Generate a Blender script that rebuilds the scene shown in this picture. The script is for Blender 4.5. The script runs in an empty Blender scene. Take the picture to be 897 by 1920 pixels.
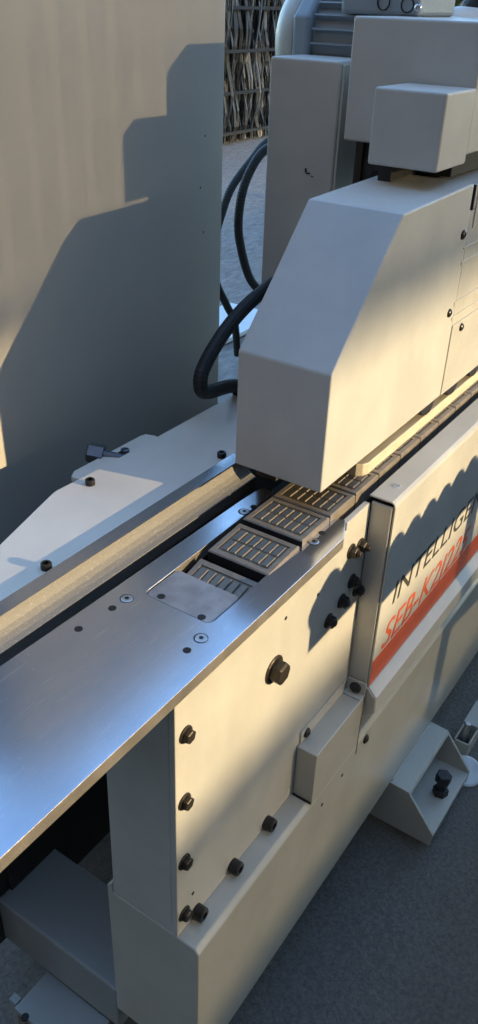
import bpy, bmesh, math, random
from mathutils import Vector, Matrix
random.seed(7)
scene = bpy.context.scene
COL = scene.collection

# ------------------------------------------------------------------ camera
cam = bpy.data.cameras.new("camera")
cam.sensor_fit = 'VERTICAL'
cam.sensor_height = 24.0
cam.lens = 24.0 * 1572.135 / 1920.0
cam.clip_start = 0.02
cam.clip_end = 500.0
cam_ob = bpy.data.objects.new("camera", cam)
COL.objects.link(cam_ob)
cam_ob.matrix_world = Matrix(((0.56262957, 0.41912086, -0.71259081, -0.7660),
                              (-0.82612538, 0.31742367, -0.46557391, -0.3503),
                              (0.03106145, 0.85063501, 0.52483833, 0.5545),
                              (0, 0, 0, 1)))
scene.camera = cam_ob

# ------------------------------------------------------------------ sky, sun, exposure
SUN_TO = Vector((0.262, -1.0, 0.185)).normalized()
world = bpy.data.worlds.new("World")
scene.world = world
world.use_nodes = True
wn = world.node_tree
sky = wn.nodes.new('ShaderNodeTexSky')
sky.sky_type = 'NISHITA'
sky.sun_disc = False
sky.sun_elevation = math.asin(SUN_TO.z)
sky.sun_rotation = math.atan2(SUN_TO.x, SUN_TO.y)
sky.air_density = 1.0
sky.dust_density = 0.6
sky.ozone_density = 2.5
wn.links.new(sky.outputs[0], wn.nodes['Background'].inputs[0])
wn.nodes['Background'].inputs[1].default_value = 0.15
sun = bpy.data.lights.new("sun", 'SUN')
sun.energy = 2.15
sun.angle = math.radians(0.5)
sun.color = (1.0, 0.78, 0.455)
sun_ob = bpy.data.objects.new("sun", sun)
COL.objects.link(sun_ob)
sun_ob.rotation_euler = SUN_TO.to_track_quat('Z', 'Y').to_euler()
scene.view_settings.view_transform = 'Standard'
scene.view_settings.look = 'None'
scene.view_settings.exposure = 2.88
scene.view_settings.gamma = 1.0
scene.view_settings.use_curve_mapping = False

# ------------------------------------------------------------------ materials
class NT:
    def __init__(s, name):
        s.m = bpy.data.materials.new(name)
        s.m.use_nodes = True
        s.t = s.m.node_tree
        s.b = s.t.nodes['Principled BSDF']
        s.tc = s.t.nodes.new('ShaderNodeTexCoord')
    def n(s, kind, **kw):
        nd = s.t.nodes.new(kind)
        for k, v in kw.items():
            setattr(nd, k, v)
        return nd
    def l(s, a, b):
        s.t.links.new(a, b)
    def noise(s, scale, detail=4, stretch=None, rough=0.55, dist=0.0):
        nd = s.n('ShaderNodeTexNoise')
        nd.inputs['Scale'].default_value = scale
        nd.inputs['Detail'].default_value = detail
        nd.inputs['Roughness'].default_value = rough
        nd.inputs['Distortion'].default_value = dist
        if stretch:
            mp = s.n('ShaderNodeMapping')
            mp.inputs['Scale'].default_value = stretch
            s.l(s.tc.outputs['Object'], mp.inputs['Vector'])
            s.l(mp.outputs[0], nd.inputs['Vector'])
        else:
            s.l(s.tc.outputs['Object'], nd.inputs['Vector'])
        return nd.outputs['Fac']
    def ramp(s, fac, stops):
        r = s.n('ShaderNodeValToRGB')
        e = r.color_ramp.elements
        while len(e) < len(stops):
            e.new(0.5)
        for i, (p, c) in enumerate(stops):
            e[i].position = p
            e[i].color = (*c, 1) if len(c) == 3 else c
        s.l(fac, r.inputs[0])
        return r.outputs[0]
    def mix(s, fac, a, b):
        m = s.n('ShaderNodeMix', data_type='RGBA')
        for sock, v in ((0, fac), (6, a), (7, b)):
            if hasattr(v, 'is_output'):
                s.l(v, m.inputs[sock])
            elif isinstance(v, (int, float)):
                m.inputs[sock].default_value = v
            else:
                m.inputs[sock].default_value = (*v, 1)
        return m.outputs[2]
    def maprange(s, v, a, b, c, d):
        m = s.n('ShaderNodeMapRange')
        s.l(v, m.inputs[0])
        for i, x in enumerate((a, b, c, d)):
            m.inputs[i + 1].default_value = x
        return m.outputs[0]
    def bump(s, h, strength, distance):
        b = s.n('ShaderNodeBump')
        b.inputs['Strength'].default_value = strength
        b.inputs['Distance'].default_value = distance
        s.l(h, b.inputs['Height'])
        s.l(b.outputs[0], s.b.inputs['Normal'])
        return b
    def set(s, **kw):
        for k, v in kw.items():
            k = {'base': 'Base Color', 'rough': 'Roughness', 'metal': 'Metallic', 'spec': 'Specular IOR Level',
                 'coat': 'Coat Weight', 'coatrough': 'Coat Roughness'}[k]
            sock = s.b.inputs[k]
            if hasattr(v, 'is_output'):
                s.l(v, sock)
            elif isinstance(v, (int, float)):
                sock.default_value = v
            else:
                sock.default_value = (*v, 1)
        return s.m

def paint(name, col, rough=0.42, grain=900, amt=0.12, dirt=0.10, spec=0.5, smears=.05, specks=.15):
    t = NT(name)
    big = t.noise(9, 5)
    fine = t.noise(160, 3)
    dark = tuple(c * (1 - dirt) for c in col)
    base = t.mix(t.maprange(big, .35, .68, 0, 1), col, dark)
    spk = t.maprange(t.noise(330, 2), .72, .77, 0, specks)
    base = t.mix(spk, base, tuple(c * .55 for c in col))
    smear = t.maprange(t.noise(4, 6, (1, 1, .35), .7, .6), .52, .66, 0, smears)
    base = t.mix(smear, base, (.20, .17, .13))
    rr = t.n('ShaderNodeMath', operation='ADD')
    rv = .05 if rough > .3 else .004
    t.l(t.maprange(fine, .3, .7, rough - rv, rough + rv * 1.5), rr.inputs[0])
    t.l(t.maprange(t.noise(6, 5, None, .65), .35, .65, -.04, .05), rr.inputs[1])
    t.set(base=base, rough=rr.outputs[0], spec=spec)
    if amt > .01:
        t.bump(t.noise(grain, 2), amt, .0006)
    return t.m

M = {}
M['paint'] = paint('beige_machine_paint', (.55, .53, .475), dirt=.14)
M['paint_gloss'] = paint('beige_gloss_paint', (.50, .475, .40), rough=.21, grain=500, amt=.003, smears=.03, specks=0.)
M['paint_rough'] = paint('beige_textured_paint', (.56, .545, .50), dirt=.14, rough=.45, grain=700, amt=.30)
M['cabinet'] = paint('cabinet_textured_paint', (.47, .43, .365), dirt=.06, smears=.0, rough=.5, grain=520, amt=.4)
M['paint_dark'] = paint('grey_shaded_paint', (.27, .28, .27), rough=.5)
M['plate_white'] = paint('white_plate_paint', (.71, .65, .57), rough=.40, grain=600, amt=.25)
M['motor_blue'] = paint('blue_grey_motor_paint', (.26, .30, .33), rough=.45)
M['lip'] = paint('pale_lip_paint', (.62, .61, .57), rough=.4)
M['pale'] = paint('pale_sheet_paint', (.62, .66, .66), rough=.5)

def mk_bed():
    t = NT('polished_steel')
    br = t.noise(60, 6, (0.6, 22, 1), .65)
    blot = t.noise(7, 5, (0.7, 1.4, 1))
    scr = t.noise(18, 2, (1.2, 60, 1), .5, .3)
    spk = t.maprange(t.noise(420, 1), .74, .78, 0, 1)
    base = t.mix(t.maprange(blot, .35, .7, 0, 1), (.62, .64, .69), (.48, .50, .55))
    base = t.mix(t.maprange(scr, .66, .72, 0, .8), base, (.85, .85, .86))
    base = t.mix(spk, base, (.8, .8, .78))
    r = t.maprange(blot, .3, .7, .13, .23)
    t.set(base=base, rough=r, metal=.95)
    t.bump(br, .10, .0004)
    return t.m
M['bed'] = mk_bed()

def mk_rail():
    t = NT('grained_aluminium')
    g = t.noise(420, 3, (0.8, 1, 1), .7)
    gr = t.maprange(g, .55, .68, 0, 1)
    base = t.mix(gr, (.185, .172, .152), (.29, .272, .24))
    t.set(base=base, rough=t.maprange(g, .3, .7, .52, .68), metal=.35)
    t.bump(g, .6, .0008)
    return t.m
M['rail'] = mk_rail()

def simple(name, col, rough, metal=0., grain=None, amt=.2, var=.25, scale=30):
    t = NT(name)
    base = t.mix(t.maprange(t.noise(scale, 5), .35, .65, 0, 1), col, tuple(c * (1 - var) for c in col))
    t.set(base=base, rough=rough, metal=metal)
    if grain:
        t.bump(t.noise(grain, 3), amt, .0008)
    return t.m
M['edge'] = simple('sawn_steel_edge', (.42, .38, .33), .45, .8, 900, .6)
M['bolt'] = simple('black_oxide_steel', (.035, .031, .027), .36, .5, 300, .2)
M['bolt_brown'] = simple('bronzed_steel', (.052, .042, .030), .42, .5, 300, .2)
M['zinc'] = simple('zinc_screw', (.62, .63, .64), .28, .95)
M['bolt_blue'] = simple('blued_steel', (.16, .17, .19), .35, .7)
M['grit'] = simple('grit_stone', (.24, .22, .19), .8)
M['hole'] = simple('dark_hole', (.008, .008, .008), .8)
M['wear'] = simple('brushed_wear_plate', (.40, .37, .36), .38, .55, 500, .15, .3, 40)
M['rubber_pad'] = simple('track_pad_plastic', (.25, .21, .165), .42, 0, 700, .35, .25, 60)
M['grip'] = simple('track_grip_rubber', (.25, .215, .175), .45, 0, 600, .3, .2, 80)
M['hose'] = simple('black_hose', (.009, .009, .010), .6)
M['black'] = simple('matt_black', (.02, .02, .022), .55)
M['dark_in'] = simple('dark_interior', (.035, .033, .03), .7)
M['red'] = simple('red_print', (.80, .12, .03), .4, var=.1)
M['letter'] = simple('dark_print', (.055, .05, .04), .5, var=.1)
M['white_rubber'] = simple('white_disc', (.7, .72, .7), .5)
M['conv'] = simple('galvanised_steel', (.3, .3, .3), .45, .5)
M['wall'] = simple('rendered_wall', (.15, .11, .08), .85)
M['slat'] = simple('weathered_timber', (.24, .20, .155), .8)

def mk_wood():
    t = NT('pale_board')
    g = t.noise(30, 6, (1, 9, 9), .6)
    base = t.mix(t.maprange(g, .35, .7, 0, 1), (.68, .60, .46), (.58, .49, .35))
    t.set(base=base, rough=.5)
    t.bump(g, .15, .0006)
    return t.m
M['board'] = mk_wood()

def mk_ground():
    t = NT('asphalt')
    a = t.noise(150, 6, None, .7)
    b = t.noise(3.0, 5)
    v = t.n('ShaderNodeTexVoronoi')
    v.inputs['Scale'].default_value = 110
    t.l(t.tc.outputs['Object'], v.inputs['Vector'])
    base = t.mix(t.maprange(a, .32, .7, 0, 1), (.088, .080, .070), (.20, .187, .168))
    base = t.mix(t.maprange(b, .4, .7, 0, .6), base, (.10, .086, .07))
    # paler worn concrete beyond the machine
    sx = t.n('ShaderNodeSeparateXYZ')
    t.l(t.tc.outputs['Object'], sx.inputs[0])
    edge = t.n('ShaderNodeMath', operation='ADD')
    t.l(sx.outputs['Y'], edge.inputs[0])
    nb = t.maprange(t.noise(1.4, 4), .3, .7, -.35, .35)
    t.l(nb, edge.inputs[1])
    far = t.maprange(edge.outputs[0], .75, 1.5, 0, 1)
    w = t.noise(14, 7, (1, 2.6, 1), .72, .4)
    conc = t.mix(t.maprange(w, .35, .66, 0, 1), (.12, .113, .106), (.25, .238, .226))
    base = t.mix(far, base, conc)
    chip = t.maprange(v.outputs['Distance'], .06, .10, 1, 0)
    pick = t.maprange(t.noise(60, 1), .66, .70, 0, 1)
    mm = t.n('ShaderNodeMath', operation='MULTIPLY')
    t.l(chip, mm.inputs[0]); t.l(pick, mm.inputs[1])
    base = t.mix(mm.outputs[0], base, (.30, .29, .27))
    t.set(base=base, rough=.85)
    t.bump(a, .9, .006)
    return t.m
M['ground'] = mk_ground()

def mk_strip(name, col, rough, metal):
    t = NT(name)
    g = t.noise(12, 5, (6, 1, .6), .6)
    base = t.mix(t.maprange(g, .3, .7, 0, 1), col, tuple(c * .4 for c in col))
    t.set(base=base, rough=rough, metal=metal)
    return t.m
M['strip_a'] = mk_strip('dull_metal_strip', (.050, .049, .046), .5, .2)
M['strip_b'] = mk_strip('brown_strip', (.028, .022, .016), .4, .3)
M['strip_c'] = mk_strip('dark_strip', (.015, .015, .014), .5, .2)
M['strip_d'] = mk_strip('pale_strip', (.12, .12, .115), .5, .1)

# ------------------------------------------------------------------ mesh helpers
def link(o, parent=None):
    COL.objects.link(o)
    if parent is not None:
        o.parent = parent
        o.matrix_parent_inverse = Matrix.Translation(parent_loc(parent)).inverted()
    return o

def parent_loc(p):
    v = Vector(p.location)
    q = p.parent
    while q is not None:
        v = v + 0 * v if False else v
        q = None
    return Vector((0, 0, 0)) if p.type == 'MESH' else v

def thing(name, label, cat, loc=(0, 0, 0), group=None):
    o = bpy.data.objects.new(name, None)
    o.empty_display_size = .05
    o.location = loc
    COL.objects.link(o)
    o['label'] = label
    o['category'] = cat
    if group:
        o['group'] = group
    return o

def tag(o, label, cat, group=None):
    o['label'] = label; o['category'] = cat
    if group: o['group'] = group
    return o

def obj(name, bm, mat, parent=None, bevel=0., smooth=False, seg=2):
    """link a bmesh as one mesh object; all geometry is in world metres"""
    bmesh.ops.recalc_face_normals(bm, faces=bm.faces)
    me = bpy.data.meshes.new(name)
    bm.to_mesh(me)
    bm.free()
    mats = mat if isinstance(mat, (list, tuple)) else [mat]
    for m in mats:
        me.materials.append(M[m])
    if smooth:
        for p in me.polygons: p.use_smooth = True
    o = bpy.data.objects.new(name, me)
    link(o, parent)
    if bevel:
        md = o.modifiers.new('bevel', 'BEVEL')
        md.width = bevel; md.segments = seg; md.limit_method = 'ANGLE'
        md.angle_limit = math.radians(28)
        md.harden_normals = False
    return o

def B(): return bmesh.new()

def box(bm, x0, x1, y0, y1, z0, z1, mat=0):
    vs = [bm.verts.new((x, y, z)) for x in (x0, x1) for y in (y0, y1) for z in (z0, z1)]
    for f in ((0, 1, 3, 2), (4, 6, 7, 5), (0, 4, 5, 1), (2, 3, 7, 6), (0, 2, 6, 4), (1, 5, 7, 3)):
        bm.faces.new([vs[i] for i in f]).material_index = mat
    return bm

def prism(bm, pts, axis, a, b, mat=0):
    """pts: 2-D outline in the two other axes (x: y,z / y: x,z / z: x,y), from a to b along axis"""
    def P(p, h):
        return {'x': (h, p[0], p[1]), 'y': (p[0], h, p[1]), 'z': (p[0], p[1], h)}[axis]
    v0 = [bm.verts.new(P(p, a)) for p in pts]
    v1 = [bm.verts.new(P(p, b)) for p in pts]
    n = len(pts)
    bm.faces.new(v0).material_index = mat
    bm.faces.new(v1).material_index = mat
    for i in range(n):
        bm.faces.new((v0[i], v0[(i + 1) % n], v1[(i + 1) % n], v1[i])).material_index = mat
    return bm

def frame_of(d):
    d = Vector(d).normalized()
    u = d.cross(Vector((0, 0, 1)) if abs(d.z) < .9 else Vector((1, 0, 0))).normalized()
    return d, u, d.cross(u)

def lathe(bm, org, d, prof, n=20, mat=0, rot=0., facets=None):
    """prof: (distance along d, radius); closed at both ends"""
    d, u, v = frame_of(d)
    org = Vector(org)
    rings = []
    for h, r in prof:
        rings.append([bm.verts.new(org + d * h + (u * math.cos(rot + 2 * math.pi * i / n) + v * math.sin(rot + 2 * math.pi * i / n)) * r) for i in range(n)])
    for a, b in zip(rings, rings[1:]):
        for i in range(n):
            bm.faces.new((a[i], a[(i + 1) % n], b[(i + 1) % n], b[i])).material_index = mat
    bm.faces.new(rings[0]).material_index = mat
    bm.faces.new(rings[-1]).material_index = mat
    return bm

def tube(bm, pts, r, n=10, ribs=0., step=.004):
    # Catmull-Rom through pts, resampled; ribs = relative corrugation depth
    P = [Vector(p) for p in pts]
    P = [P[0] * 2 - P[1]] + P + [P[-1] * 2 - P[-2]]
    line = []
    for i in range(1, len(P) - 2):
        L = (P[i + 1] - P[i]).length
        k = max(3, int(L / step))
        for j in range(k):
            t = j / k
            a, b, c, e = P[i - 1], P[i], P[i + 1], P[i + 2]
            line.append(.5 * ((2 * b) + (c - a) * t + (2 * a - 5 * b + 4 * c - e) * t * t + (3 * b - a - 3 * c + e) * t ** 3))
    line.append(P[-2])
    rings = []
    u = None
    for i, p in enumerate(line):
        d = (line[min(i + 1, len(line) - 1)] - line[max(i - 1, 0)]).normalized()
        if u is None: u = frame_of(d)[1]
        u = (u - d * u.dot(d)).normalized()
        v = d.cross(u)
        rr = r * (1 - ribs * (i % 2))
        rings.append([bm.verts.new(p + (u * math.cos(2 * math.pi * k / n) + v * math.sin(2 * math.pi * k / n)) * rr) for k in range(n)])
    for a, b in zip(rings, rings[1:]):
        for i in range(n):
            bm.faces.new((a[i], a[(i + 1) % n], b[(i + 1) % n], b[i]))
    bm.faces.new(rings[0]); bm.faces.new(rings[-1])
    return bm

def rrect(x0, x1, y0, y1, r, n=4):
    out = []
    for cx, cy, a in ((x1 - r, y1 - r, 0), (x0 + r, y1 - r, 90), (x0 + r, y0 + r, 180), (x1 - r, y0 + r, 270)):
        for i in range(n + 1):
            t = math.radians(a + 90 * i / n)
            out.append((cx + r * math.cos(t), cy + r * math.sin(t)))
    return out

# screws and bolts ----------------------------------------------------------
def hex_bolt(parent, p, d, r=.008, head=.007, mat='bolt_brown', washer=True, stud=.0, rot=.3):
    """hex head with washer: bolt > washer"""
    bm = B()
    w = .0022 if washer else 0
    lathe(bm, Vector(p) + Vector(d) * w, d, [(0, r * .98), (head * .82, r), (head, r * .80)], 6, 0, rot)
    if stud:
        lathe(bm, Vector(p) + Vector(d) * (w + head), d, [(-.0005, r * .5), (stud * .8, r * .5), (stud, r * .38)], 12)
    b = obj('bolt', bm, mat, parent, bevel=.0005)
    if washer:
        bm = lathe(B(), p, d, [(-.0008, r * 1.24), (w * .7, r * 1.24), (w + .0002, r * 1.14)], 18)
        obj('washer', bm, mat, b, smooth=False)
    return b

def cap_screw(parent, p, d, r=.0075, head=.011, mat='bolt', name='socket_bolt'):
    """socket head cap screw with a hexagon recess; knurled rim"""
    bm = B()
    d, u, v = frame_of(d)
    lathe(bm, p, d, [(-.001, r * .96), (.0006, r), (head * .86, r), (head, r * .84), (head, r * .52), (head * .55, r * .50)], 20)
    return obj(name, bm, mat, parent, smooth=False)

def button_screw(parent, p, d, r=.006, mat='bolt', name='screw'):
    bm = lathe(B(), p, d, [(-.0006, r), (.0006, r), (r * .38, r * .86), (r * .56, r * .55), (r * .58, r * .36), (r * .3, r * .32)], 16)
    return obj(name, bm, mat, parent, smooth=False)

Yn = (0, -1, 0); Zp = (0, 0, 1); Xn = (-1, 0, 0)
GZ = -0.81

# ================================================================== SETTING
bm = B()
n = 40
ax = [-300, -60, -15, -5] + [-3 + i * .3 for i in range(1, 40)] + [12, 15, 30, 80, 300]
ay = list(ax)
grid = {}
for i, x in enumerate(ax):
    for j, y in enumerate(ay):
        z = GZ + (.006 * math.sin(x * 1.7 + y) * math.cos(y * 1.3) if abs(x) < 14 and abs(y) < 14 else 0)
        grid[i, j] = bm.verts.new((x, y, z))
for i in range(len(ax) - 1):
    for j in range(len(ay) - 1):
        bm.faces.new((grid[i, j], grid[i + 1, j], grid[i + 1, j + 1], grid[i, j + 1]))
g = obj('ground', bm, 'ground', smooth=True)
g['kind'] = 'structure'

# ================================================================== MACHINE BASE
base = thing('machine_base', 'beige painted steel lower body of the machine with bolted front panel and gloss plinth', 'machine', (0, 0, GZ))

# plinth (lower frame), folded ledge on top, long run to the right
bm = prism(B(), [(-0.019, -0.6727), (-0.019, -0.4058), (-0.0128, -0.3986), (0.0162, -0.3976), (0.1123, -0.3976), (0.1123, -0.3748), (0.1227, -0.3893), (0.1227, -0.6727)], 'x', -0.3109, 3.336)
obj('plinth', bm, 'paint_gloss', base, bevel=.002, seg=3)
# front panel, stepped at the end of the bed
bm = prism(B(), [(-.3109, -.397), (.0832, -.397), (.0940, -.29), (.0951, .007), (.092, .0105), (.0310, .0105), (.0310, -.0006), (-.3109, -.0006)], 'y', .012, .020)
fp = obj('front_panel', bm, 'paint', base, bevel=.001)
# end plate of the post seen under the bed
bm = prism(B(), [(0.0202, -0.3971), (0.1123, -0.3971), (0.1072, -0.0195), (0.0202, -0.0195)], 'x', -0.3104, -0.3006)
obj('end_plate', bm, 'paint', base, bevel=.001)
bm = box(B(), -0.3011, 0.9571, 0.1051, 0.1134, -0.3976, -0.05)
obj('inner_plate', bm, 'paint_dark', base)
# cross beam at the bottom and the rear frame
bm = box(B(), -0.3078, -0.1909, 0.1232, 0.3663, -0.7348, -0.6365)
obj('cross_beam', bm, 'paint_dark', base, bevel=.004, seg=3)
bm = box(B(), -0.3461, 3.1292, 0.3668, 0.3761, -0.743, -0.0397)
obj('rear_plate', bm, 'dark_in', base)  # near-black colour holds the deep shade at the back
bm = box(B(), -0.284, -0.1702, 0.3585, 0.3663, -0.6365, -0.3293)
obj('stiffener', bm, 'dark_in', base)
# foot plate at lower left
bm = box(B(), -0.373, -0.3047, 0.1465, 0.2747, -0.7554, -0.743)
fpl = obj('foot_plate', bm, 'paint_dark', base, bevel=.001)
obj('bolt_hole', lathe(B(), (-.373, 0.252, -0.743), Zp, [(-.002, .006), (.0005, .006)], 16), 'hole', fpl)
bm = box(B(), -0.3683, -0.3564, 0.2768, 0.2913, GZ, -0.743)
obj('foot_stop', bm, 'paint_dark', base)
# junction box on the ledge
bm = box(B(), -0.0482, 0.0899, -0.0195, 0.0115, -0.4038, -0.306)
jb = obj('junction_box', bm, 'paint_gloss', base, bevel=.0012)
bm = box(B(), -0.042, 0.0904, 0.0097, 0.0116, -0.3059, -0.2848)
obj('back_flange', bm, 'paint', jb, bevel=.0006)
bm = B()
box(bm, 0.0785, 0.092, -0.019, 0.0097, -0.3061, -0.304)
box(bm, 0.0899, 0.0925, -0.0195, 0.0097, -0.306, -0.2828)
obj('end_flange', bm, 'paint', jb)
obj('grommet', lathe(B(), (0.0899, -0.0045, -0.2947), Xn, [(-.001, .0085), (.003, .0085), (.0045, .0065)], 18), 'black', jb)
button_screw(jb, (-0.027, 0.0099, -0.2967), Yn, .0075)
bm = box(B(), 0.0899, 0.0912, -0.0196, -0.0189, -0.4245, -0.3479)
obj('panel_seam', bm, 'hole', base)
bm = box(B(), -0.052, -0.0484, -0.0191, 0.011, -0.3981, -0.3975)
obj('panel_seam', bm, 'hole', base)
for p in ((.0485, -.4327), (-.012, -.4379)):
    obj('small_hole', lathe(B(), (p[0], -0.0196, p[1]), Yn, [(-.001, .0028), (.0002, .0028)], 10), 'hole', base)
button_screw(base, (0.1209, -0.0192, -0.4183), Yn, .0078)
# bolts of the front panel
for i, (x, z) in enumerate(((-.2985, -.0727), (-.301, -.1699), (-.3018, -.2693), (-.3025, -.3645))):
    hex_bolt(base, (x + .004, 0.012, z), Yn, .0082, .0065, 'bolt_brown', True, .0, .2 + i)
for x in (-.2751, -.1987, -.1185):
    cap_screw(base, (x, 0.0118, -0.3877), Yn, .0095, .0135)
hex_bolt(base, (-0.1258, 0.012, -0.1111), Yn, .0150, .0135, 'bolt_brown', True, .0, .15)
for i, (x, z) in enumerate(((.0506, -.0412), (.0765, -.0464))):
    hex_bolt(base, (x, 0.012, z), Yn, .0085, .0075, 'bolt_brown', True, .0055, .5 + i)
for i, (x, z) in enumerate(((.0641, -.0961), (.0827, -.1209), (.0397, -.1136), (.0066, -.125))):
    hex_bolt(base, (x, 0.012, z), Yn, .0085, .008, 'bolt', True, .002, .1 + i)
for x, z in ((-.1061, -.048), (-.0301, -.0609), (-.2809, -.3479)):
    obj('small_hole', lathe(B(), (x, 0.0119, z), Yn, [(-.001, .0026), (.0004, .0026)], 10), 'hole', base)

# levelling bracket welded under the plinth on the right
side_pts = [(-0.018, -0.6737), (-0.0562, -0.6753), (-0.0599, -0.681), (-0.1157, -0.7523), (-0.1137, -0.7823), (0.0327, -0.7823), (0.0327, -0.6737)]
bk = obj('levelling_bracket', prism(B(), side_pts, 'x', 0.2844, 0.2895), 'paint_gloss', base, bevel=.0008)
obj('bracket_cheek', prism(B(), side_pts, 'x', 0.4674, 0.4726), 'paint_gloss', bk, bevel=.0008)
bm = prism(B(), [(-0.0182, -0.6735), (-0.0562, -0.6751), (-0.0601, -0.6808), (-0.0575, -0.6825), (-0.0542, -0.6781), (-0.0182, -0.6774)], 'x', 0.2848, 0.4721)
obj('bracket_top', bm, 'paint_gloss', bk, bevel=.0006)
bm = box(B(), 0.2896, 0.4673, -0.115, 0.012, -0.7658, -0.7554)
obj('bracket_floor', bm, 'paint_gloss', bk, bevel=.0008)
bm = tube(B(), [(.2911 + .0207 * i, -.019 - .0006 * (i % 2), -.6729 - .0008 * ((i * 7) % 3)) for i in range(9)], .0022, 8)
obj('weld_bead', bm, 'paint_gloss', bk, smooth=True)
bm = lathe(B(), (0.3878, -0.0873, -0.7554), Zp, [(0, .0155), (.014, .0155), (.016, .013)], 6, 0, .2)
lathe(bm, (0.3878, -0.0873, -0.7554), Zp, [(.01, .0095), (.036, .0095)], 14)
lathe(bm, (0.3878, -0.0873, -0.7554), Zp, [(.034, .0155), (.0505, .016), (.053, .0135)], 6, 0, .5)
obj('levelling_bolt', bm, 'black', bk, bevel=.0008)

# second outrigger foot beyond the bracket: open channel with a threaded stud
ft = obj('outrigger_foot', box(B(), 0.5383, 0.6675, -0.0893, -0.0857, -0.7927, -0.7534), 'paint_gloss', base, bevel=.001)
obj('channel_side', box(B(), 0.5383, 0.6675, -0.0594, -0.0557, -0.7927, -0.7534), 'paint_gloss', ft, bevel=.001)
obj('channel_end', box(B(), 0.5377, 0.5419, -0.0856, -0.0596, -0.7927, -0.7554), 'paint_gloss', ft, bevel=.001)
obj('channel_cover', box(B(), 0.59, 0.6675, -0.0909, -0.0552, -0.7529, -0.7477), 'paint_gloss', ft, bevel=.001)
obj('threaded_stud', lathe(B(), (0.5662, -0.0707, -0.802), Zp, [(0, .007)] + [(.03 + .002 * i, .0068 if i % 2 else .0058) for i in range(22)] + [(.075, .0062), (.0765, .005)], 14), 'zinc', ft)
obj('stud_nut', lathe(B(), (0.5662, -0.0707, -0.7865), Zp, [(0, .0115), (.014, .0115)], 6), 'bolt', ft)
disc = obj('floor_disc', lathe(B(), (0.5103, -0.0997, GZ + .008), (-.25, -.2, 1), [(0, .029), (.003, .034), (.008, .034), (.010, .030)], 28), 'white_rubber')
tag(disc, 'white round disc lying on the asphalt against the right levelling bracket', 'disc')

# ================================================================== CHAIN COVER WITH PRINT
cover = thing('chain_cover', 'beige sheet metal cover with red stripe and lettering along the chain', 'cover', (.066, 0, -.3))
X1 = 3.2
t = .0022
prof = [(0.0161, 0.0182), (-0.0154, 0.0182), (-0.0195, 0.0156), (-0.0211, 0.011), (-0.0211, -0.2921), (-0.0351, -0.3071), (-0.0356, -0.3355), (-0.0216, -0.3469), (-0.0195, -0.3448), (-0.033, -0.3339), (-0.0328, -0.3081), (-0.0185, -0.2931), (-0.0185, 0.01), (-0.018, 0.0146), (-0.0149, 0.0158), (0.0161, 0.0158)]
bm = prism(B(), prof, 'x', 0.0976, X1)
bm.faces.ensure_lookup_table()
cs = obj('cover_sheet', bm, 'paint', cover, bevel=.0006)
bm = prism(B(), [(0.0117, 0.0105), (-0.0173, 0.0105), (-0.0173, -0.3293), (0.0117, -0.29)], 'x', 0.0958, 0.1002)
obj('end_flange', bm, 'paint', cover, bevel=.0012)
bm = prism(B(), [(-0.0183, -0.291), (-0.0347, -0.3076), (-0.035, -0.335), (-0.0206, -0.3453), (-0.0183, -0.3293)], 'x', 0.0954, 0.0974)
obj('lip_end', bm, 'paint', cover, bevel=.0006)
d = Vector((0, -.0135, -.0145)).normalized()
nrm = Vector((0, -abs(d.z), abs(d.y)))
bm = B()
q = [Vector((x, -.0211, -.2921)) + d * s + nrm * .0006 for x, s in ((.0979, .0005), (X1, .0005), (X1, .0198), (.0979, .0198))]
bm.faces.new([bm.verts.new(p) for p in q])
obj('white_stripe', bm, 'lip', cover)
# red stripe: flat print on the front face
bm = box(B(), .0980, X1, -.0214, -.0210, -.2895, -.2445)
obj('red_stripe', bm, 'red', cover)
obj('cover_screw', lathe(B(), (0.1395, -0.0019, 0.0182), Zp, [(-.0005, .0062), (.0006, .0060), (.001, .004), (-.0002, .0026)], 18), 'zinc', cover)

def text(body, size, x, z, y, shear, mat, name, width):
    c = bpy.data.curves.new(name, 'FONT')
    c.body = body
    c.size = size
    c.shear = shear
    c.extrude = .0002
    c.offset = 0
    o = bpy.data.objects.new(name, c)
    COL.objects.link(o)
    bpy.context.view_layer.update()
    dg = bpy.context.evaluated_depsgraph_get()
    me = bpy.data.meshes.new_from_object(o.evaluated_get(dg))
    bpy.data.objects.remove(o)
    xs = [v.co.x for v in me.vertices]
    k = width / (max(xs) - min(xs))
    mn = min(xs)
    for v in me.vertices:
        a, b, h = (v.co.x - mn) * k, v.co.y, v.co.z
        v.co = (x + a, y - h, z + b)
    me.materials.clear()
    me.materials.append(M[mat])
    ob = bpy.data.objects.new(name, me)
    link(ob, cover)
    return ob
text('INTELLIGENT', .0535, .1385, -.1665, -.0214, .12, 'letter', 'dark_lettering', .392)
text('SEB-K2J225', .064, .1230, -.2400, -.0214, .3, 'red', 'red_lettering', .335)

# ================================================================== INFEED TABLE
table = thing('infeed_table', 'polished steel infeed table plate with sawn front edge', 'table plate', (-.3, .07, 0))
ZT = .015
pocket = [(-.221 + .008 * math.cos(a) - .0, .0385 + .008 * math.sin(a)) for a in [math.radians(t_) for t_ in (270, 240, 210, 180)]]
pocket2 = [(-.221 + .008 * math.cos(a), .1085 + .008 * math.sin(a)) for a in [math.radians(t_) for t_ in (180, 150, 120, 90)]]
outline = [(-1.05, -.003), (-.0065, -.003), (.0300, .0145), (.0215, .0305)] + pocket + pocket2 + \
          [(-.05, .1180), (.006, .1195), (.032, .1212), (.0405, .1255), (.0415, .1320), (.036, .1378), (.020, .1405), (-.012, .1425), (-.23, .1475), (-.396, .1523), (-1.05, .170)]
bm = B()
v0 = [bm.verts.new((x, y, ZT)) for x, y in outline]
v1 = [bm.verts.new((x, y, 0.0)) for x, y in outline]
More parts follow.
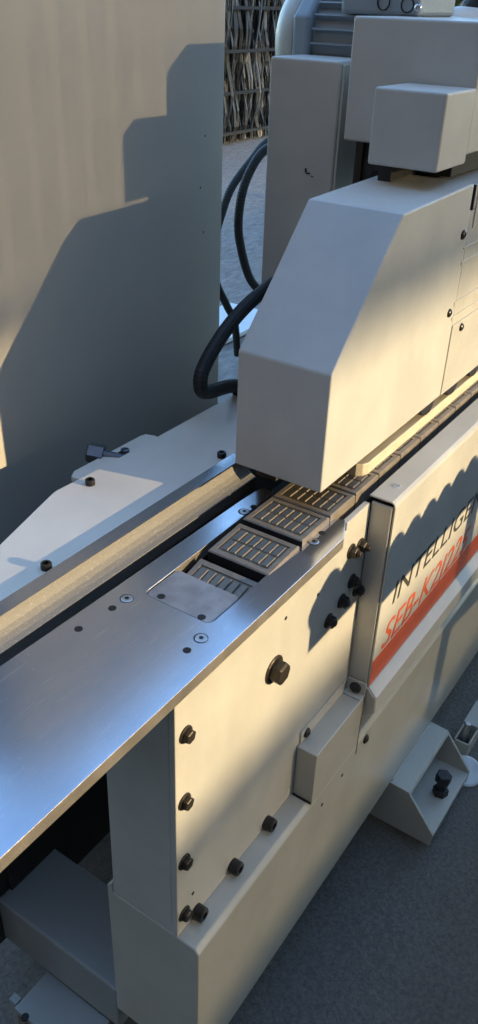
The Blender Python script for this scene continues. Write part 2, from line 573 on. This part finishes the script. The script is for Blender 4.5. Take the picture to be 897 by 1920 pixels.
f = bm.faces.new(v0); f.material_index = 0
f = bm.faces.new(v1); f.material_index = 1
for i in range(len(v0)):
    j = (i + 1) % len(v0)
    bm.faces.new((v0[i], v0[j], v1[j], v1[i])).material_index = 1
plate = obj('table_plate', bm, ('bed', 'edge'), table, bevel=.0007)
bm = prism(B(), rrect(-.2278, -.173, .0318, .1152, .006), 'z', .009, .0142)
wp = obj('wear_plate', bm, 'wear', table, bevel=.0005)
for x, y in ((-.2215, .0990), (-.2240, .0445)):
    obj('flat_screw', lathe(B(), (x, y, .0142), Zp, [(-.0005, .0046), (.0004, .0044), (.0005, .0024), (.0003, .0022)], 16), 'bolt', wp)
for x, y in ((-.2465, .125), (-.2515, .0252), (-.029, .1238), (-.0352, .0221)):
    r = obj('countersink', lathe(B(), (x, y, ZT), Zp, [(-.001, .0074), (.0003, .0074)], 22), 'bolt', plate)
    obj('socket_screw', lathe(B(), (x - .0003, y - .0006, ZT + .0002), Zp, [(-.0006, .0063), (.0006, .0063), (.0010, .0055), (.0010, .0030)], 20), 'zinc', plate)
    obj('hex_recess', lathe(B(), (x - .0003, y - .0006, ZT + .0012), Zp, [(-.0004, .0025), (.0003, .0025)], 6), 'bolt', plate)
for x, y in ((-.2674, .1263), (-.312, .131), (-.2738, .0253), (-.0125, .1206), (-.013, .0231)):
    obj('screw_hole', lathe(B(), (x, y, ZT), Zp, [(-.001, .0042), (.0004, .0042)], 16), 'hole', plate)

# ================================================================== CONVEYOR CHAIN
chain = thing('conveyor_chain', 'dark plastic conveyor track with raised grip blocks on each pad', 'conveyor chain', (0, .077, -.02))
PITCH, PL, PW = .0667, .0646, .0830
def pad_mesh():
    bm = B()
    # base block with a rim round a recess; local frame: centre on top, x along the run
    hx, hy, h = PL / 2, PW / 2, .026
    rx, ry, dp = hx - .0080, hy - .0072, .0022
    rings = [[(-hx, -hy, -h), (hx, -hy, -h), (hx, hy, -h), (-hx, hy, -h)],
             [(-hx, -hy, -.0015), (hx, -hy, -.0015), (hx, hy, -.0015), (-hx, hy, -.0015)],
             [(-hx + .0015, -hy + .0015, 0), (hx - .0015, -hy + .0015, 0), (hx - .0015, hy - .0015, 0), (-hx + .0015, hy - .0015, 0)],
             [(-rx, -ry, 0), (rx, -ry, 0), (rx, ry, 0), (-rx, ry, 0)],
             [(-rx, -ry, -dp), (rx, -ry, -dp), (rx, ry, -dp), (-rx, ry, -dp)]]
    R = [[bm.verts.new(p) for p in r] for r in rings]
    bm.faces.new(R[0]); bm.faces.new(R[-1])
    for a, b in zip(R, R[1:]):
        for i in range(4):
            bm.faces.new((a[i], a[(i + 1) % 4], b[(i + 1) % 4], b[i]))
    bmesh.ops.recalc_face_normals(bm, faces=bm.faces)
    for f_ in bm.faces:
        if abs(f_.normal.x) > .9 and f_.calc_center_median().z < -.003: f_.material_index = 1  # end faces coloured black for the shade between pads
    me = bpy.data.meshes.new('track_pad'); bm.to_mesh(me); bm.free()
    me.materials.append(M['rubber_pad']); me.materials.append(M['black'])
    return me
def block_mesh():
    bm = B()
    hx, hy = .0100, .0046
    a = [(-hx, -hy, -.0022), (hx, -hy, -.0022), (hx, hy, -.0022), (-hx, hy, -.0022)]
    b = [(-hx + .0004, -hy + .0006, .0009), (hx - .0004, -hy + .0006, .0009), (hx - .0004, hy - .0008, -.0004), (-hx + .0004, hy - .0008, -.0004)]
    A = [bm.verts.new(p) for p in a]; C = [bm.verts.new(p) for p in b]
    bm.faces.new(A); bm.faces.new(C)
    for i in range(4):
        bm.faces.new((A[i], A[(i + 1) % 4], C[(i + 1) % 4], C[i]))
    bmesh.ops.recalc_face_normals(bm, faces=bm.faces)
    me = bpy.data.meshes.new('grip_block'); bm.to_mesh(me); bm.free()
    me.materials.append(M['grip'])
    return me
pm, gm = pad_mesh(), block_mesh()
def pad_at(x, y, z, tilt, blocks=True):
    o = bpy.data.objects.new('track_pad', pm)
    COL.objects.link(o)
    o.parent = chain
    o.location = Vector((x, y, z)) - Vector(chain.location)
    o.rotation_euler = (0, tilt, 0)
    if blocks:
        for i in range(2):
            for j in range(6):
                b = bpy.data.objects.new('grip_block', gm)
                COL.objects.link(b)
                b.parent = o
                b.location = ((-.5 + i) * .0222, (j - 2.5) * .01065, 0)
    return o
YC = .0686
x2 = -.0204
pad_at(-.1685, YC, .0055, math.radians(-12))
pad_at(-.0916, YC, .0178, math.radians(-4))
for k in range(0, 16):
    pad_at(x2 + k * PITCH, YC, .0228, 0)
for k in range(16, 40):
    pad_at(x2 + k * PITCH, YC, .0228, 0, False)
for k, (dx, dz, a) in enumerate(((-.070, -.008, 34), (-.108, -.058, 74))):
    pad_at(x2 - 2 * PITCH + dx, YC, dz, -math.radians(a), False)
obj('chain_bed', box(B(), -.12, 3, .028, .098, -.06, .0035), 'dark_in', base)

# ================================================================== WORKPIECE BOARD
def board():
    pts = [(.137, .0397), (.128, .043), (.1225, .0505), (.121, .0605), (.121, .19), (2.6, .19), (2.6, .0397)]
    o = obj('wooden_board', prism(B(), pts, 'z', .0218, .0400), 'board', bevel=.0012)
    tag(o, 'pale yellow wooden board lying on the conveyor track under the hood', 'board')
board()

# ================================================================== PRESSURE HOOD
hood = thing('pressure_hood', 'large beige hood with sloping nose over the conveyor track', 'machine hood', (.17, .1, .06))
HY0, HY1 = .035, .1575
side = [(-.003, .060), (-.003, .207), (.1355, .3535), (.349, .3575), (.349, .3235), (.3555, .3235), (.3555, .060)]
bm = prism(B(), side, 'y', HY0, HY1)
# open underneath: remove the bottom face
shell = obj('hood_shell', bm, 'paint_rough', hood, bevel=.0022, seg=3)
bm = box(B(), .356, 2.6, HY0 + .0005, HY1, .060, .3225)
obj('long_shell', bm, 'paint', hood)
bm = prism(B(), [(.353, .0615), (.3545, .167), (2.6, .167), (2.6, .0615)], 'y', HY0 - .0016, HY0 + .0006)
flap = obj('side_flap', bm, 'paint', hood, bevel=.0005)
for z0, z1 in ((.1765, .1815), (.1955, .2025), (.253, .258), (.2745, .277)):
    obj('groove_strip', box(B(), .347, 2.6, HY0 - .0011, HY0 + .0003, z0, z1), 'paint', hood, bevel=.0005)
button_screw(hood, (.336, HY0, .2957), Yn, .0066)
button_screw(hood, (.3329, HY0, .191), Yn, .0062)
button_screw(flap, (.3885, HY0 - .0016, .1565), Yn, .0062)
button_screw(flap, (.80, HY0 - .0016, .1565), Yn, .0062)
# pressure rollers hanging below the hood
def fin(x):
    o = obj('roller_holder', prism(B(), [(x - .034, .070), (x - .030, .053), (x - .020, .0440), (x - .007, .0408), (x + .004, .0412), (x + .012, .047), (x + .0165, .056), (x + .018, .070)], 'y', .0385, .053), 'bolt', hood, bevel=.0008)
    obj('pressure_roller', lathe(B(), (x + .002, .0535, .0640), (0, 1, 0), [(0, .020), (.0, .0222), (.024, .0222), (.024, .020)], 26), 'black', o)
    return o
fins = []
for i in range(14):
    fin(.327 + i * .0935)

obj('inner_plate', box(B(), .045, 2.6, .125, .155, .024, .075), 'dark_in', hood)  # dark block added to stop sun passing under the hood
# second length of beam behind the first hood
b2 = thing('rear_hood', 'second beige hood section behind the gap at the right edge', 'machine hood', (.7, .1, .36))
bm = prism(B(), [(.3615, .3232), (.3615, .3545), (2.6, .3545), (2.6, .3232)], 'y', HY0 + .0005, HY1 + .03)
obj('hood_shell', bm, 'paint_rough', b2, bevel=.0018, seg=3)
obj('gap_shade_plate', box(B(), .3596, .3613, HY0 + .001, HY1 + .03, .30, .3540), 'hole', b2)  # black plate added so the gap reads as deep shade
obj('side_edge', box(B(), .3685, 2.6, HY0 - .0012, HY0 + .0003, .2985, .3505), 'paint', b2, bevel=.0004)

# ================================================================== BOXES ABOVE
sb = thing('small_box', 'small beige box hanging just above the hood in front of the big housing', 'box', (.30, .1, .38))
obj('box_shell', box(B(), .2535, .3465, .0510, .1440, .3795, .4660), 'paint_rough', sb, bevel=.003, seg=3)
obj('box_seam', box(B(), .3463, .3476, .0545, .142, .383, .463), 'dark_in', sb)

bb = thing('drive_housing', 'tall grey beige housing at the top right above the small box', 'machine housing', (.6, .25, .45))
obj('housing_shell', box(B(), .3475, 1.6, .0525, .2292, .3893, .5362), 'paint_rough', bb, bevel=.003, seg=3)
obj('box_leak_block', box(B(), .285, .3655, .124, .142, .3560, .3796), 'dark_in', sb)  # dark block added to stop sun leaking under the small box
obj('housing_leak_block', box(B(), .366, 1.5, .075, .160, .3578, .3890), 'dark_in', bb)  # added dark filler, closes the strip of sun below the housing
obj('lower_slide', box(B(), .36, 1.5, .165, .215, .30, .3890), 'dark_in', bb)
obj('guide_rod', box(B(), .352, .3595, .200, .208, .28, .3890), 'bolt', bb)

tw = thing('column_box', 'narrow upright grey beige box column standing behind the hood', 'machine column', (.42, .31, .3))
obj('column_shell', box(B(), .38, .47, .2585, .3732, -.05, .4818), 'paint_rough', tw, bevel=.0035, seg=3)
obj('column_edge', box(B(), .3835, .47, .2545, .2583, -.05, .478), 'paint', tw, bevel=.001)
sc = B()
for (a, b, c, d_) in ((.0, .0, .010, .004), (.006, .002, .004, .011), (-.006, -.003, .006, .002)):
    box(sc, .3794, .3801, .2955 + a, .2955 + a + c * .7, .333 + b, .333 + b + d_ * .5)
obj('paint_chip', sc, 'hole', tw)

# ================================================================== MOTOR
mo = thing('motor', 'blue grey electric motor with beige fan cover behind the column', 'motor', (.53, .3, .5))
mc = Vector((.545, 0, .497))
def ring(y0, prof, name, mat, n=28, rot=0., **kw):
    return obj(name, lathe(B(), (mc.x, y0, mc.z), (0, 1, 0), prof, n, 0, rot), mat, mo, **kw)
ring(.392, [(0, .080), (.02, .079), (.034, .070), (.042, .052), (.045, .02)], 'fan_cover', 'paint', 36, 0, smooth=True)
ring(.362, [(0, .080), (.004, .088), (.026, .088), (.030, .082)], 'end_shield', 'motor_blue', 8, math.pi / 8, bevel=.003)
ring(.22, [(0, .068), (.142, .068)], 'stator_body', 'motor_blue', 32)
for i in range(26):
    a = 2 * math.pi * i / 26
    bm = B()
    c, s_ = math.cos(a), math.sin(a)
    pts = []
    for r, w in ((.066, .0016), (.079, .0011)):
        for sgn in (-1, 1):
            pts.append((mc.x + c * r - s_ * w * sgn, mc.z + s_ * r + c * w * sgn))
    prism(bm, [pts[0], pts[1], pts[3], pts[2]], 'y', .226, .360)
    obj('cooling_fin', bm, 'motor_blue', mo)
tb = obj('terminal_box', box(B(), .47, .60, .195, .316, .536, .62), 'motor_blue', mo, bevel=.006, seg=3)
for y, z in ((.2485, .5515), (.2125, .5498)):
    bm = B()
    R1 = []
    for k in range(24):
        a = 2 * math.pi * k / 24
        R1.append([(y + math.cos(a) * r, z + math.sin(a) * r) for r in (.0098, .0084)])
    for k in range(24):
        o0, i0 = R1[k]; o1, i1 = R1[(k + 1) % 24]
        prism(bm, [o0, o1, i1, i0], 'x', .4685, .4705)
    obj('knockout_ring', bm, 'hole', tb)
button_screw(tb, (.4698, .1965, .5468), Xn, .0055, 'zinc')
pp = thing('dust_duct', 'pale grey round dust duct sloping up behind the big housing', 'duct', (.8, .2, .55))
obj('duct_cone', lathe(B(), (.66, .240, .528), (.3, -.22, -.02), [(0, .010), (.010, .020), (.03, .024), (.3, .026)], 26), 'pale', pp, smooth=True)
obj('duct_hose', tube(B(), [(.72, .238, .505), (.72, .226, .533), (.72, .212, .556), (.72, .185, .60)], .017, 14, .07, .006), 'black', pp)
obj('support_plate', box(B(), .625, .64, .216, .259, .53, .64), 'paint', pp)

# ================================================================== GUIDE FENCE
gf = thing('guide_rail', 'straight aluminium guide rail on a pale tapered plate beside the table', 'guide rail', (-.1, .2, 0))
prof = [(.2040, -.012), (.2040, .0345), (.1862, .0345), (.1845, .0285), (.1815, .0230), (.1772, .0180), (.1722, .0143), (.1665, .0118), (.1665, -.004), (.1800, -.012)]
bm = B()
# slight toe-in: build between two stations
secs = [(-.85, .0066), (.058, -.0036)]
rg = [[bm.verts.new((x, y + dy, z)) for y, z in prof] for x, dy in secs]
bm.faces.new(rg[0]); bm.faces.new(rg[1])
for i in range(len(prof)):
    j = (i + 1) % len(prof)
    bm.faces.new((rg[0][i], rg[0][j], rg[1][j], rg[1][i]))
rl = obj('rail', bm, 'rail', gf, bevel=.0006)
bm = B()
cap = [bm.verts.new((x, y + dy, z)) for x, dy in secs for y, z in ((.1863, .0346), (.2039, .0346), (.2039, .0351), (.1863, .0351))]
for f_ in ((0, 1, 2, 3), (4, 5, 6, 7), (0, 1, 5, 4), (1, 2, 6, 5), (2, 3, 7, 6), (3, 0, 4, 7)):
    bm.faces.new([cap[k] for k in f_])
obj('rail_cap', bm, 'bed', rl)
bm = prism(B(), [(-.345, .207), (.40, .2005), (.40, .3135), (-.0658, .3185), (-.1486, .3225), (-.158, .3205), (-.2708, .2870), (-.318, .236), (-.345, .209)], 'z', .022, .030)
pw = obj('mounting_plate', bm, 'plate_white', gf, bevel=.0012)
for x, y in ((-.1115, .3000), (-.2718, .2140), (.0475, .2120)):
    cap_screw(pw, (x, y, .030), Zp, .0062, .0075)
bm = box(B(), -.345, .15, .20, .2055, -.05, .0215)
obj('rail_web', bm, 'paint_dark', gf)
bm = prism(B(), [(-.345, .207), (-.30, .207), (-.30, .25), (-.38, .25), (-.42, .207)], 'z', -.02, .0218)
obj('support_block', bm, 'paint', gf)
# adjusting bracket behind the plate
bm = prism(B(), [(-.098, .300), (.0525, .300), (.0565, .334), (.0520, .3475), (.048, .3475), (.046, .3495), (-.088, .3515), (-.1005, .344)], 'z', .0140, .0212)
br = obj('adjuster_bracket', bm, 'plate_white', gf, bevel=.001)
AD = Vector((-.45, .88, .12))
hb = lathe(B(), (-.030, .352, .020), AD, [(-.030, .007), (.006, .007)], 14)
lathe(hb, (-.030, .352, .020), AD, [(.000, .0140), (.020, .0140), (.023, .0115)], 6, 0, .25)
obj('adjuster_bolt', hb, 'bolt_blue', br)
obj('adjuster_slot', lathe(B(), (-.0130, .332, .0212), Zp, [(-.001, .0085), (.0004, .0085)], 18), 'hole', br)
obj('clamp_screw', lathe(B(), (-.0075, .3335, .0215), Zp, [(0, .0062), (.004, .0060), (.005, .004)], 14), 'bolt_blue', br)

# inner darkness below the gap: near-black sheet standing in for the shade
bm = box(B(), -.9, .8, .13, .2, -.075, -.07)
gt = obj('gap_shade_sheet', bm, 'dark_in', base)
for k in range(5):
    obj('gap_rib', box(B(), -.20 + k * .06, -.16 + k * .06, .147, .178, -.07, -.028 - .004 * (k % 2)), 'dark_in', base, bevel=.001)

# ================================================================== CABINET
cb = thing('electrical_cabinet', 'tall plain beige electrical cabinet standing behind the guide rail on the left', 'cabinet', (.1, .7, GZ))
obj('cabinet_shell', box(B(), -.150, .383, .4535, .95, GZ + .02, .67), 'cabinet', cb, bevel=.004, seg=3)
for x, z in ((.333, .372), (.322, .30), (.331, .232)):
    obj('paint_chip', box(B(), x, x + .002, .4530, .4536, z, z + .003), 'bolt', cb)
obj('cabinet_foot', box(B(), -.14, .373, .4635, .94, GZ, GZ + .021), 'black', cb)

# ================================================================== HOSES
HG = 'black corrugated hoses beside the column'
def hose(label, pts, r, ribs=.10):
    o = obj('hose', tube(B(), pts, r, 12, ribs, .0024), 'hose')
    tag(o, label, 'hose', HG)
hose('outer black corrugated hose curving from the column down behind the cabinet edge', [(.66, .50, .345), (.612, .52, .33), (.562, .522, .302), (.514, .525, .268), (.487, .525, .232), (.465, .525, .185), (.467, .525, .118), (.498, .52, .061), (.526, .52, .02), (.54, .52, -.05)], .0074, .06)
hose('inner black corrugated hose arching tightly beside the column', [(.54, .43, .35), (.486, .44, .341), (.451, .442, .32), (.424, .443, .283), (.4145, .443, .234), (.425, .442, .189), (.449, .44, .139), (.49, .44, .099), (.52, .44, .05)], .0076, .06)
hose('thick black hose looping out in front of the cabinet above the white plate', [(.42, .32, .19), (.30, .31, .180), (.225, .305, .165), (.165, .30, .142), (.118, .295, .112), (.108, .292, .090), (.130, .297, .072), (.19, .30, .060), (.23, .31, .04), (.25, .32, 0)], .0105, .05)
hose('black ribbed hose hanging straight down close behind the hood', [(.32, .29, .20), (.27, .28, .168), (.235, .275, .125), (.225, .275, .08), (.232, .28, .03), (.24, .29, -.02)], .0090, .2)

# a pale panel lying on the concrete behind the cabinet
o = obj('floor_panel', box(B(), 2.20, 2.70, 1.72, 2.02, GZ + .008, GZ + .03), 'pale', bevel=.003)
tag(o, 'pale flat panel lying on the concrete beyond the cabinet edge', 'panel')

# loose grit on the asphalt
bm = B()
rnd = random.Random(11)
for i in range(900):
    x, y = rnd.uniform(-.3, 2.2), rnd.uniform(-1.0, .0) if i % 3 else rnd.uniform(-.12, .03)
    s_ = rnd.choice((.0012, .0016, .002, .0034)) * rnd.uniform(.7, 1.4)
    c = Vector((x, y, GZ + .006 * math.sin(x * 1.7 + y) * math.cos(y * 1.3) + s_ * .4))
    vs = [bm.verts.new(c + Vector((rnd.uniform(-1, 1), rnd.uniform(-1, 1), k)) * s_) for k in (-.5, -.5, -.5, .7)]
    for f_ in ((0, 1, 2), (0, 1, 3), (1, 2, 3), (0, 2, 3)):
        bm.faces.new([vs[k] for k in f_])
gr_ = obj('grit', bm, 'grit')
gr_['kind'] = 'stuff'
tag(gr_, 'fine loose grit scattered on the dark asphalt', 'grit')

# ================================================================== STRIP FENCE AT THE BACK
fn = thing('strip_fence', 'tall fence of wavy dark upright strips tied to horizontal rails at the back', 'fence', (7.2, 5.15, GZ))
def strip(x, y, w, mat, ph, h=2.1, sway=.016):
    bm = B()
    prev = None
    nseg = 14
    for k in range(nseg + 1):
        z = GZ + .02 + h * k / nseg
        cx = x + sway * math.sin(ph + k * .9) + .6 * sway * math.sin(ph * 2.3 + k * 1.7)
        cy = y + .035 * math.sin(ph * 1.7 + k * 1.2)
        tw_ = .4 * math.sin(ph * 3.1 + k * .8)
        dx, dy = math.cos(tw_) * w / 2, math.sin(tw_) * w / 2
        cur = [bm.verts.new((cx - dx, cy - dy, z)), bm.verts.new((cx + dx, cy + dy, z)), bm.verts.new((cx + dx - .004, cy + dy + .008, z)), bm.verts.new((cx - dx - .004, cy - dy + .008, z))]
        if prev:
            for i in range(4):
                bm.faces.new((prev[i], prev[(i + 1) % 4], cur[(i + 1) % 4], cur[i]))
        else:
            bm.faces.new(cur)
        prev = cur
    bm.faces.new(prev)
    return obj('fence_strip', bm, mat, fn)
x = 6.0
while x < 10.6:
    strip(x, 5.17 + random.uniform(-.04, .05), random.uniform(.022, .05), random.choice(['strip_a', 'strip_b', 'strip_c', 'strip_c', 'strip_d']), random.uniform(0, 6.3))
    if x < 9.3:
        strip(x + .012, 5.235 + random.uniform(-.02, .02), random.uniform(.03, .055), random.choice(["strip_a", "strip_c", "strip_c"]), random.uniform(0, 6.3))
    x += random.uniform(.026, .036)
for z in (.10, .48, .86, 1.24, 1.62, 2.0):
    obj('fence_rail', box(B(), 5.6, 11, 5.105, 5.125, GZ + z, GZ + z + .03), 'hole', fn)
for k in range(5):
    obj('fence_post', box(B(), 5.9 + k * 1.1, 5.95 + k * 1.1, 5.21, 5.26, GZ, GZ + 2.15), 'black', fn)
# dark hedge mass behind the strips
def hedge():
    bm = B()
    rnd = random.Random(3)
    for i in range(22000):
        c = Vector((rnd.uniform(5.2, 19), 5.5 + abs(rnd.gauss(0, .35)), GZ + rnd.uniform(0, 2.6)))
        s = rnd.uniform(.05, .11)
        u = Vector((rnd.gauss(0, 1), rnd.gauss(0, 1), rnd.gauss(0, 1))).normalized()
        d, a, b = frame_of(u)
        bm.faces.new([bm.verts.new(c + a * s), bm.verts.new(c + b * s * .5), bm.verts.new(c - a * s), bm.verts.new(c - b * s * .5)])
    o = obj('hedge', bm, 'leaf')
    o['kind'] = 'stuff'
    tag(o, 'dark green hedge showing between the fence strips', 'hedge')
def mk_leaf():
    t_ = NT('hedge_leaf')
    base_ = t_.mix(t_.noise(5, 3), (.02, .03, .012), (.05, .06, .025))
    t_.set(base=base_, rough=.6)
    return t_.m
M['leaf'] = mk_leaf()
hedge()

# ================================================================== UNSEEN THINGS ADDED TO CAST THE SHADE
# unseen roller conveyor, shaped to throw the scalloped shadow
rc = thing('shadow_conveyor', 'unseen roller conveyor shaped to cast a scalloped shadow on the cover', 'conveyor', (1, -.58, GZ))
YR = -.588
RW = .09
obj('side_rail', prism(B(), [(.1190, -.033), (.1190, .031), (.1275, .0456), (3.1, .0456), (3.1, -.021), (.18, -.021)], 'y', YR - .002, YR + .004), 'conv', rc)
for i in range(54):
    obj('roller', lathe(B(), (.1580 + i * .0541, YR - RW, .0378), (0, 1, 0), [(0, .0271), (RW + .01, .0271)], 22), 'conv', rc)
obj('side_rail', box(B(), .1406, 3.1, YR - RW - .008, YR - RW - .002, -.017, .0445), 'conv', rc)
for k in range(3):
    x = .578 + k * 1.1
    obj('leg', box(B(), x, x + .046, YR - .01, YR + .010, GZ, -.022), 'conv', rc)
    obj('brace', prism(B(), [(x + .046, -.276), (x + .046, -.328), (x + .38, -.390), (x + .38, -.338)], 'y', YR - .004, YR + .004), 'conv', rc)

# invented unseen shed filtering the sun: dense slats, sparser bright band, sky-blocking roof
D = 12.0
sx0 = .25 * D
RZ = 3.4
zb = .185 * D
shed = thing('shade_shed', 'unseen slatted shed added to filter the sun and block the sky', 'shed', (sx0, -D, GZ))
def slats(z0, z1, fill=.91, p_=.05):
    bm = B()
    x = -9.0 + sx0
    while x < 14 + sx0:
        box(bm, x, x + p_ * fill, -D - .004, -D, z0, z1)
        x += p_
    o = obj('slats', bm, 'slat', shed)
    o['kind'] = 'stuff'
slats(-.60 + zb, -.215 + zb)
obj('plinth_boards', box(B(), -9 + sx0, 14 + sx0, -D - .03, -D, GZ, -.601 + zb), 'slat', shed)
slats(.245 + zb, RZ - .001, .91)
slats(-.2145 + zb, .2445 + zb, .57, .036)
for z in (GZ + .3, -.235 + zb, .265 + zb, RZ - .1):
    obj('wall_rail', box(B(), -9 + sx0, 14 + sx0, -D - .06, -D - .021, z - .02, z + .02), 'slat', shed)
for k in range(7):
    obj('post', box(B(), -9 + sx0 + k * 3.8, -8.9 + sx0 + k * 3.8, -D - .16, -D - .061, GZ, RZ), 'slat', shed)
obj('shade_roof', box(B(), -9 + sx0, 14 + sx0, -D - .3, -2.4, RZ, RZ + .15), 'slat', shed)

wl = thing('unseen_workshop', 'unseen plain wall added to cut the low sky light', 'building', (-5.5, 0, GZ))  # added out of view to darken faces turned this way
obj('wall', box(B(), -5.9, -5.5, -12, 14, GZ, 8.6), 'wall', wl)
obj('wall_coping', box(B(), -5.95, -5.45, -12, 14, 8.6, 8.7), 'slat', wl)
